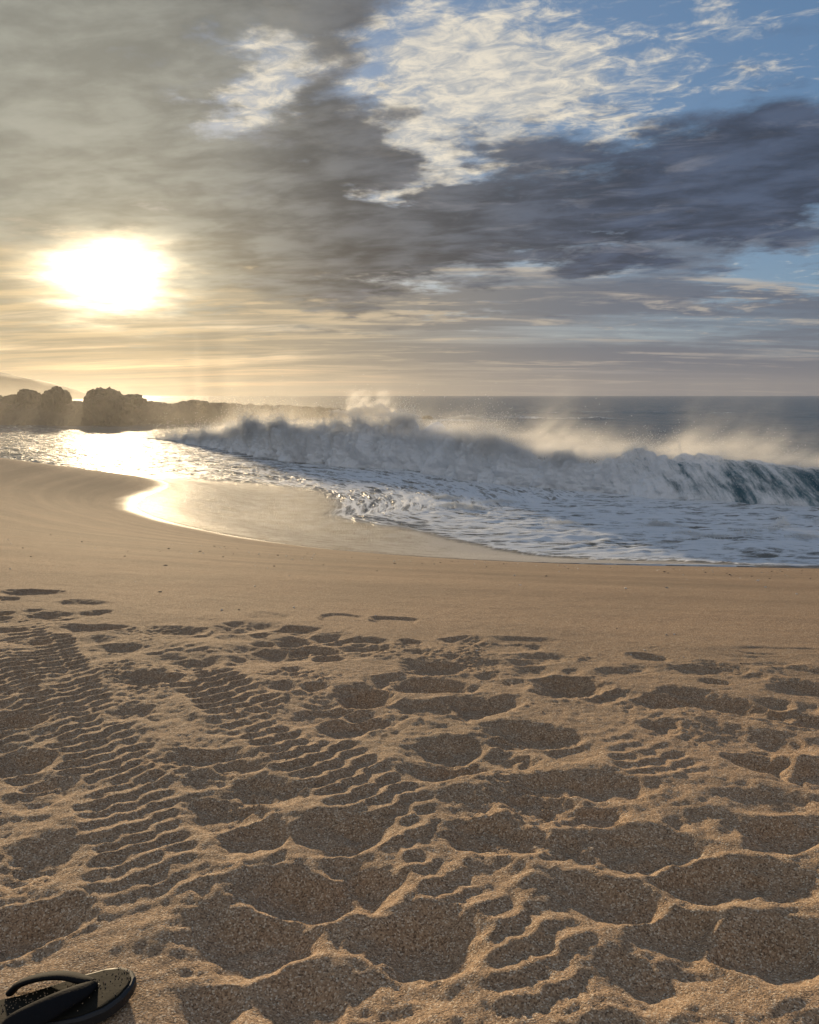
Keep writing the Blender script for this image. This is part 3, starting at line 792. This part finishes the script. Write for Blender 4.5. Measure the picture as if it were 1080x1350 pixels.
def build_spray():
    t, x, y, H, fo, nx, ny, P, N, FF, bil = WV
    # a loose skin over the white water
    wgt = np.clip(N[:, 2] + 0.05, 0.04, 1) ** 1.3 * np.clip(FF - 0.25, 0, 1) * np.clip(P[:, 2] + 0.2, 0, 2) * (0.35 + np.clip(bil, 0, 1)) * ((P[:, 0] < 16) & (P[:, 0] > -18)); wgt /= wgt.sum()
    k = rng.choice(len(P), 170000, p=wgt)
    dist = rng.exponential(0.12, len(k)) * (0.5 + 1.6 * np.clip(fbm3(P[k, 0] * 1.3, P[k, 1] * 1.3, P[k, 2] * 1.3, 3, 0.5, 33) + 0.3, 0, 1))
    a = P[k] + N[k] * dist[:, None] + rng.normal(0, 0.03, (len(k), 3)); a[:, 2] += dist * 0.5
    sa = rng.uniform(0.006, 0.018, len(k)) * np.clip(a[:, 1] / 30, 0.8, 1.5)
    drops('wave_spray', a, sa, 'white foam drops flying off the crumbling breaker', 'spray')
    # mist blown back off the crest
    def mist(lo, hi, n, hgt, drift, seed):
        out_p = []
        idx = np.where((x > lo) & (x < hi))[0]
        i = rng.choice(idx, n)
        u = rng.exponential(1.0, n)
        gust = np.clip(0.55 + 1.5 * fbm2(t[i] * 0.45, t[i] * 0, 4, 0.6, seed), 0.05, 2)
        hz = u * hgt * gust
        bx_ = 0.8 * H[i] + rng.normal(0, 0.25, n) + hz * drift + rng.exponential(0.5, n)
        sl = -rng.exponential(0.4, n) * 1.0
        p = np.stack([x[i] + nx[i] * bx_ + sl, y[i] + ny[i] * bx_, H[i] * 0.93 + hz + rng.normal(0, .05, n)], 1)
        dens = fbm3(p[:, 0] * 0.9 - p[:, 2] * 1.2, p[:, 1] * 0.9, p[:, 2] * 1.6, 4, 0.6, seed + 1)
        return p[dens > rng.uniform(-0.45, 0.45, n)]
    b = np.concatenate([mist(1.0, 9.0, 60000, 0.16, 1.6, 101), mist(-4.5, 1.6, 50000, 0.20, 1.0, 111), mist(-12.5, -3.5, 40000, 0.18, 0.6, 121)])
    drops('blown_mist', b, rng.uniform(0.0035, 0.0075, len(b)) * np.clip(b[:, 1] / 27, 0.8, 2), 'pale mist blown back off the breaker crest', 'mist')
    # burst of spray where a swell hits the end of the reef
    n = 42000
    def plume(cx, cy, wdt, hgt, n):
        u = rng.normal(0, 0.45, n) * wdt; top = hgt * np.exp(-(u / wdt) ** 2 * 1.6) * (0.62 + 0.75 * np.clip(fbm2(u * 0.8 + cx, u * 0, 4, .6, 131) + 0.3, 0, 1))
        zz = top * rng.power(1.4, n)
        return np.stack([cx + u + 0.2 * zz, cy + rng.normal(0, 0.8, n), zz], 1)
    c = np.concatenate([plume(-7.2, 119, 3.0, 2.0, 9000), plume(-4.8, 119, 2.6, 2.2, 8000), plume(-2.0, 116, 4.5, 0.9, 7000), plume(7.0, 104, 3.0, 0.7, 9000), plume(-10.5, 117, 3.0, 1.2, 10000)])
    drops('reef_spray', c, rng.uniform(0.018, 0.040, len(c)), 'white burst of spray over the far end of the reef', 'spray')
    # small splashes in the broken water in front
    sp = []
    for (px, py, w_, h_, n_) in ((1032, 690, .16, .34, 260), (1018, 696, .25, .10, 250), (1078, 688, .2, .22, 240), (985, 700, .4, .07, 350), (940, 705, .6, .06, 600), (905, 700, .4, .06, 400), (1060, 705, .5, .08, 600),
                             (870, 690, .5, .12, 1200), (600, 665, .5, .14, 1300), (625, 668, .3, .12, 900), (585, 655, .5, .12, 1200), (745, 688, .7, .08, 1000), (1045, 752, .7, .05, 2600), (660, 660, .7, .1, 1000)):
        gx_, gy_ = ground(px, py, 0.15)
        u = rng.normal(0, 0.5, n_) * w_; top = h_ * np.exp(-(u / w_) ** 2 * 2) * (0.4 + 1.2 * np.clip(fbm2(u * 5 + px, u * 0, 3, .6, 7) + .3, 0, 1))
        sp.append(np.stack([gx_ + u, gy_ + rng.normal(0, 0.14, n_), 0.10 + top * rng.uniform(0, 1, n_) ** 0.8], 1))
    sp = np.concatenate(sp)
    drops('shore_splashes', sp, rng.uniform(0.006, 0.016, len(sp)), 'white splashes tossed up in the foam before the breaker', 'splash')


build_spray()


def mist_volume(name, label, loc, half, yaw, dens, sy, hz, scale, aniso=0.55, contrast=1.0, z_off=0.0, step=1.0, color=(1, 0.985, 0.96), shear=0.0):
    """a bank of fine spray: a closed hull whose density thins out smoothly before it reaches the hull"""
    m, g = mat(name)
    tc = g.n.new('ShaderNodeTexCoord'); x, y, z = g.sep(X(g, tc.outputs['Object']))
    zz = z + z_off
    yy = y - zz * shear
    ends = 1.0 - g.sm(g.m('ABSOLUTE', x), half[0] * 0.55, half[0] * 0.98)
    across = g.exp(yy * yy / (-sy * sy)) * (1.0 - g.sm(g.m('ABSOLUTE', y), half[1] * 0.8, half[1] * 0.99))
    gust = g.noise(g.xyz(x * 0.35, loc[0], 0.0), 1.0, 3, 0.6)
    hh = (g.sat(gust * 2.6 - 0.75) * 1.3 + 0.15) * hz
    up = g.exp(g.m('MAXIMUM', zz, 0.0) / hh * -1.0) * (1.0 - g.sm(z, half[2] * 0.6, half[2] * 0.98)) * g.sm(zz, -0.9 * hz, 0.0)
    n = g.noise(g.xyz(x - zz * 0.8, y * 1.0, zz * 1.3), scale, 5, 0.62)
    fl = g.sm(n, 0.5 - 0.2 / contrast, 0.5 + 0.2 / contrast)
    d = ends * across * up * (fl * contrast + (1.0 - contrast) if contrast < 1 else fl) * dens
    v = g.n.new('ShaderNodeVolumePrincipled')
    v.inputs['Color'].default_value = (*color, 1); v.inputs['Anisotropy'].default_value = aniso
    g.put(v, 'Density', d)
    out(g, None, X(g, v.outputs[0]))
    m.cycles.volume_step_rate = step
    a, b, c = half
    vs = [(i * a, j * b, k * c) for k in (-1, 1) for j in (-1, 1) for i in (-1, 1)]
    me = bpy.data.meshes.new(name)
    me.from_pydata(vs, [], [(0, 2, 3, 1), (4, 5, 7, 6), (0, 1, 5, 4), (2, 6, 7, 3), (0, 4, 6, 2), (1, 3, 7, 5)]); me.update(); me.materials.append(m)
    o = bpy.data.objects.new(name, me); COL.objects.link(o); o.location = loc; o.rotation_euler = (0, 0, yaw)
    tag(o, label, 'mist', None, 'stuff')


def crest_mist(label, p0, p1, zc, dens, hz, top=2.2, scale=1.1):
    p0 = np.array(p0); p1 = np.array(p1); d = p1 - p0; L = math.hypot(*d); n = np.array([d[1], -d[0]]) / L
    if n[1] < 0: n = -n
    c = (p0 + p1) / 2 + n * 1.5
    mist_volume('crest_mist', label, (c[0], c[1], zc + top * 0.5), (L / 2 * 1.25, 3.2, top), math.atan2(-n[0], n[1]), dens, 1.3, hz, scale, 0.55, 1.0, top * 0.5, 0.35, shear=0.6)


crest_mist('golden mist blown back off the crest toward the right', (11.6, 22.6), (3.0, 28.8), 1.25, 1.4, 0.42)
crest_mist('pale mist smoking off the highest white water in the middle', (3.0, 28.8), (-3.2, 36.5), 1.72, 0.42, 0.40)
crest_mist('low mist drifting over the left end of the breaker', (-2.8, 36.2), (-12.5, 50.0), 1.15, 0.5, 0.50, scale=0.8)
mist_volume('burst_mist', 'white burst of spray rising over the far tip of the reef', (-5.8, 119, 1.8), (4.6, 2.6, 2.6), 0.0, 2.0, 1.3, 1.25, 0.75, 0.4, 1.6, 1.8, 0.35)
mist_volume('hill_mist', 'faint haze of salt spray before the far hill', (-235, 360, 6), (170, 80, 20), 0.0, 0.0032, 45, 9.0, 0.02, 0.62, 0.15, 6.0, 0.8, color=(1, 0.95, 0.86))
mist_volume('surf_mist', 'golden salt mist hanging over the surf before the reef', (-36, 82, 4.5), (44, 42, 11), 0.25, 0.0065, 26, 3.2, 0.06, 0.62, 0.25, 4.5, 0.6, color=(1, 0.95, 0.86))


# ------------------------------------------------------------------ rocks and reef, far headland
def rock_mesh(r, seed, sub=5, sq=2.6):
    bm = bmesh.new(); bmesh.ops.create_icosphere(bm, subdivisions=sub, radius=1.0)
    co = np.array([v.co[:] for v in bm.verts])
    co = np.sign(co) * np.abs(co) ** 0.78; co /= (np.abs(co) ** sq).sum(1, keepdims=True) ** (1 / sq)
    d = 0.20 * fbm3(co[:, 0] * 1.3 + seed, co[:, 1] * 1.3, co[:, 2] * 1.3, 3, 0.5, seed) + 0.13 * (0.6 - fbm3(co[:, 0] * 2.6 + seed, co[:, 1] * 2.6, co[:, 2] * 2.0, 4, 0.55, seed + 9, True))
    co = co * (1 + d)[:, None] * np.array(r)
    for v, c in zip(bm.verts, co): v.co = c
    return bm


def boulder(px0, px1, top, y, label, seed, depth=1.0, base=-0.6):
    x0 = (px0 - 540) / 1083 * y; x1 = (px1 - 540) / 1083 * y
    zt = EYE - (top - 520) / 1083 * y
    hz = (zt - base) / 2 / 1.04
    bm = rock_mesh(((x1 - x0) / 2 / 1.02, (x1 - x0) / 2 * depth, hz / 1.05), seed)
    me = bpy.data.meshes.new('boulder'); bm.to_mesh(me); bm.free()
    for p in me.polygons: p.use_smooth = False
    me.materials.append(M_ROCK)
    o = bpy.data.objects.new('boulder', me); COL.objects.link(o); o.location = ((x0 + x1) / 2, y, base + hz)
    tag(o, label, 'rock', 'boulders standing on the reef')


boulder(-26, 9, 518, 89, 'low dark boulder cut by the left edge of the photo', 1)
boulder(8, 33, 519.5, 88, 'small low boulder with sloping top left of the rounded one', 2)
boulder(28, 61, 513.5, 88.5, 'rounded boulder third from the left on the reef', 3)
boulder(62, 97, 512.5, 88, 'blocky boulder just left of the gap of bright water', 4)
boulder(118, 163, 510, 88, 'tallest domed boulder just right of the gap of bright water', 5)
boulder(146, 193, 518.5, 90, 'boulder with sloping shoulder leaning on the tallest one', 6)
boulder(246, 278, 527, 97, 'lone low rounded boulder far along the reef ledge', 7, base=0.2)
boulder(556, 570, 547.5, 108, 'tiny dark rock awash in white water right of the reef', 8, base=-0.8)


def build_reef():
    # low ledge running out from the left: spine in plan, top height
    px = np.array([-420, -120, 0, 100, 190, 240, 300, 380, 440, 470, 500]); yy = np.array([92, 90, 89, 89, 91, 95, 102, 112, 119, 123, 126.])
    tops = np.array([527, 526.5, 528, 532, 532, 531.5, 533.5, 536, 539, 542, 546.])
    X0 = (px - 540) / 1083 * yy; zt = EYE - (tops - 520) / 1083 * yy; half = np.array([8, 7, 4.0, 3.6, 3.6, 4.5, 5.0, 5, 4, 3.5, 3.])
    n, k = 900, 70
    i = np.linspace(0, len(px) - 1, n); f = lambda a: np.interp(i, np.arange(len(px)), a)
    xs, ysn, z1, hw = f(X0), f(yy), f(zt), f(half)
    a = np.linspace(-1, 1, k)[:, None]
    prof = np.clip(1 - np.abs(a) ** 3.0, 0, 1) ** 0.8
    Y = ysn + a * hw; Xx = np.broadcast_to(xs, Y.shape)
    nz = fbm2(Xx * 0.35, Y * 0.35, 5, 0.6, 141, True); n2 = fbm2(Xx * 1.3, Y * 1.3, 4, 0.6, 142)
    Z = -0.9 + (z1 + 0.9) * prof * (0.93 + 0.25 * (0.25 - nz)) + 0.32 * n2 * prof
    Y = Y + 0.9 * fbm2(Xx * 0.5, Z * 0.5, 3, 0.5, 143) * (a < 0)
    o = np_mesh('rock_reef', np.stack([Xx, Y, Z], 2).reshape(-1, 3), grid_quads(k, n), None, False, M_ROCK)
    tag(o, 'long low dark reef ledge reaching out from the left beneath the boulders', 'reef')


build_reef()


def build_hill():
    xs = np.linspace(-620, -195, 160); ys = np.linspace(450, 590, 40)
    Xg, Yg = np.meshgrid(xs, ys)
    x0 = Xg / Yg
    top = np.interp(Xg, [-620, -330, -262, -238, -222, -210, -200], [24, 23.5, 21, 16, 11, 4, -3])
    pr = np.sin(np.pi * (Yg - 450) / 140) ** 0.6
    Z = top * pr * (1 + 0.15 * fbm2(Xg / 40, Yg / 40, 4, 0.5, 150)) - 3
    m = simple('hill_scrub', (0.06, 0.07, 0.045), 0.9, (0.02, 0.5, 5.0))
    o = np_mesh('hill', np.stack([Xg, Yg, Z], 2).reshape(-1, 3), grid_quads(40, 160), None, True, m)
    tag(o, kind='structure')


build_hill()


# ------------------------------------------------------------------ flip-flop
def build_flipflop():
    L, W = 0.275, 0.105
    # footbed outline: x runs heel (0) to toe (L)
    u = np.array([0, .02, .06, .15, .30, .45, .60, .74, .86, .94, .985, 1.0])
    wl = np.array([0, .42, .58, .70, .66, .64, .78, .94, .92, .70, .36, 0]) * 0.5
    wr = np.array([0, .40, .56, .68, .70, .74, .90, 1.0, .90, .64, .30, 0]) * 0.5
    def ring(inset, z):
        pts = []
        uu = np.r_[np.linspace(0, 1, 49)]; uu = 0.5 - 0.5 * np.cos(uu * math.pi)
        for q in uu: pts.append((q, np.interp(q, u, wl)))
        for q in uu[::-1][1:-1]: pts.append((q, -np.interp(q, u, wr)))
        p = np.array(pts) * np.array([L, W]); c = np.array([L / 2, 0])
        p = c + (p - c) * np.array([1 - inset / (L / 2), 1 - inset / (W / 2)])
        return [(a, b, z(a / L) if callable(z) else z) for a, b in p]
    curve = lambda k: (lambda q: k + 0.010 * max(0, q - 0.72) ** 2 / 0.078 + 0.004 * max(0, 0.3 - q))
    def loft(name, rings, m, par):
        bm = bmesh.new(); vs = [[bm.verts.new(p) for p in r] for r in rings]
        n = len(vs[0])
        for a, b in zip(vs[:-1], vs[1:]):
            for i in range(n): bm.faces.new((a[i], a[(i + 1) % n], b[(i + 1) % n], b[i]))
        bm.faces.new(vs[0][::-1]); bm.faces.new(vs[-1])
        bmesh.ops.recalc_face_normals(bm, faces=bm.faces)
        me = bpy.data.meshes.new(name); bm.to_mesh(me); bm.free()
        me.materials.append(m)
        o = bpy.data.objects.new(name, me); COL.objects.link(o); o.parent = par
        return o
    black = simple('black_rubber', (0.012, 0.012, 0.013), 0.55, (180, 0.3, 0.001))
    strapm = simple('black_strap', (0.008, 0.008, 0.009), 0.8, (260, 0.5, 0.001), Specular_IOR_Level=0.15)
    bed = simple('footbed_leather', (0.016, 0.014, 0.009), 0.75, (60, 0.35, 0.002), Specular_IOR_Level=0.12)
    root = bpy.data.objects.new('flip_flop', None); COL.objects.link(root)
    tag(root, 'worn black flip-flop with thick straps lying on the sand, toe pointing right', 'flip-flop')
    sole = loft('sole', [ring(0.004, curve(0.0)), ring(0.0, curve(0.003)), ring(0.0, curve(0.0145)), ring(0.003, curve(0.0175))], black, root)
    loft('footbed', [ring(0.0065, curve(0.0155)), ring(0.0065, curve(0.0188)), ring(0.0080, curve(0.0196))], bed, root)
    # strap: two arms from the toe post back to the sides
    def arm(side):
        pts = [Vector((0.218, 0.004, 0.029)), Vector((0.206, side * 0.011, 0.031)), Vector((0.180, side * 0.028, 0.034)), Vector((0.150, side * 0.041, 0.032)), Vector((0.120, side * 0.047, 0.026)), Vector((0.105, side * 0.046, 0.016))]
        wd = [0.007, 0.012, 0.016, 0.019, 0.019, 0.016]; th = [0.005, 0.0055, 0.005, 0.005, 0.005, 0.005]
        rings = []
        K = 26
        for k in range(K):
            f = k / (K - 1) * (len(pts) - 1); i = min(int(f), len(pts) - 2); q = f - i
            def cr(A):
                p0, p1, p2, p3 = A[max(i - 1, 0)], A[i], A[i + 1], A[min(i + 2, len(A) - 1)]
                return 0.5 * ((2 * p1) + (p2 - p0) * q + (2 * p0 - 5 * p1 + 4 * p2 - p3) * q * q + (3 * p1 - p0 - 3 * p2 + p3) * q ** 3)
            c = cr(pts); w_ = cr(wd); t_ = cr(th)
            j = min(f + 0.05, len(pts) - 1.001); e = 0.05
            def at(ff):
                i2 = min(int(ff), len(pts) - 2); q2 = ff - i2
                p0, p1, p2, p3 = pts[max(i2 - 1, 0)], pts[i2], pts[i2 + 1], pts[min(i2 + 2, len(pts) - 1)]
                return 0.5 * ((2 * p1) + (p2 - p0) * q2 + (2 * p0 - 5 * p1 + 4 * p2 - p3) * q2 * q2 + (3 * p1 - p0 - 3 * p2 + p3) * q2 ** 3)
            tan = (at(min(f + e, len(pts) - 1.0001)) - at(max(f - e, 0))).normalized()
            outw = Vector((0.0, side * 0.45, 1.0)); outw = (outw - tan * outw.dot(tan)).normalized()
            wide = tan.cross(outw)
            rings.append([tuple(c + wide * (w_ * math.cos(a_)) + outw * (t_ * math.sin(a_))) for a_ in np.linspace(0, 2 * math.pi, 15)[:-1]])
        o = loft('strap', rings, strapm, root)
        for p in o.data.polygons: p.use_smooth = True
    arm(1); arm(-1)
    post = loft('toe_post', [[(0.218 + 0.006 * math.cos(a_), 0.004 + 0.006 * math.sin(a_), zz) for a_ in np.linspace(0, 2 * math.pi, 13)[:-1]] for zz in (0.017, 0.024, 0.031)], strapm, root)
    # sand stuck to the footbed
    n = 260; gx2 = L * rng.uniform(0.30, 0.97, n); gy2 = rng.normal(0, 0.020, n) + 0.012
    gp = np.stack([gx2, gy2, 0.0200 + np.array([curve(0.0)(a / L) for a in gx2])], 1); gs = rng.uniform(0.0006, 0.0016, n)
    gv = (TET[None] * gs[:, None, None] + gp[:, None, :]).reshape(-1, 3); gf = (np.arange(n)[:, None, None] * 4 + TF[None]).reshape(-1, 3)
    sg = np_mesh('sand_grains', gv, gf, None, False, simple('grain', (0.45, 0.32, 0.20), 0.9), root); sg['kind'] = 'stuff'
    ang = math.atan2(-heel_dir.y, -heel_dir.x)
    base_z = float(beach_height(np.array([FLIP[0]]), np.array([FLIP[1]]))[0])
    hx, hy = toe[0] + heel_dir.x * L, toe[1] + heel_dir.y * L
    root.location = (hx, hy, base_z - 0.005)
    root.rotation_euler = (math.radians(-3.5), math.radians(-1), ang)


build_flipflop()


def build_bits():
    # broken shell and coral scattered over the sand
    n = 420
    x = rng.uniform(-4.5, 6.5, n); y = 0.9 + 9.0 * rng.power(1.3, n)
    keep = shore_dist(x, y) < -1.0; x, y = x[keep], y[keep]; n = len(x)
    z = beach_height(x, y) + sample_patch(PATCH, x, y)
    sz = rng.uniform(0.0018, 0.0050, n) * np.clip(y / 2.5, 0.8, 1.8)
    bm = bmesh.new(); bmesh.ops.create_icosphere(bm, subdivisions=1, radius=1.0); bm.verts.ensure_lookup_table()
    V = np.array([v.co[:] for v in bm.verts]); Fc = np.array([[v.index for v in f.verts] for f in bm.faces]); bm.free()
    a = rng.uniform(0, 6.28, n); e = rng.uniform(0.5, 1.6, n)
    W = V[None] * (1 + rng.uniform(-0.35, 0.35, (n, len(V), 1)))
    W = np.stack([W[..., 0] * e[:, None], W[..., 1] / e[:, None], W[..., 2] * 0.5], 2)
    c, s_ = np.cos(a)[:, None], np.sin(a)[:, None]
    W = np.stack([W[..., 0] * c - W[..., 1] * s_, W[..., 0] * s_ + W[..., 1] * c, W[..., 2]], 2) * sz[:, None, None] + np.stack([x, y, z + sz * 0.25], 1)[:, None, :]
    m, g = mat('shell'); 
    col = g.ramp(g.attr('tone'), [(0.0, (0.05, 0.04, 0.035)), (0.4, (0.16, 0.11, 0.08)), (0.55, (0.62, 0.55, 0.46)), (1.0, (0.80, 0.76, 0.70))])
    out(g, g.bsdf(col, 0.7))
    o = np_mesh('shell_bits', W.reshape(-1, 3), (Fc[None] + (np.arange(n) * len(V))[:, None, None]).reshape(-1, 3), {'tone': np.repeat(rng.uniform(0, 1, n), len(V))}, False, m)
    tag(o, 'tiny bits of broken shell and dark grit strewn on the sand', 'shell bits', None, 'stuff')


build_bits()


# ------------------------------------------------------------------ sea haze
def build_haze():
    m, g = mat('haze')
    v = g.n.new('ShaderNodeVolumePrincipled')
    v.inputs['Color'].default_value = (1.0, 0.97, 0.93, 1); v.inputs['Density'].default_value = 0.00008; v.inputs['Anisotropy'].default_value = 0.5
    out(g, None, X(g, v.outputs[0]))
    x0, x1, y0, y1, z0, z1 = -1900, 1900, -80, 1700, -11, 28
    me = bpy.data.meshes.new('haze')
    vs = [(x, y, z) for z in (z0, z1) for y in (y0, y1) for x in (x0, x1)]
    me.from_pydata(vs, [], [(0, 2, 3, 1), (4, 5, 7, 6), (0, 1, 5, 4), (2, 6, 7, 3), (0, 4, 6, 2), (1, 3, 7, 5)]); me.update()
    me.materials.append(m)
    o = bpy.data.objects.new('haze', me); COL.objects.link(o)
    tag(o, 'thin sea haze over the beach and water', 'haze', None, 'stuff')


build_haze()
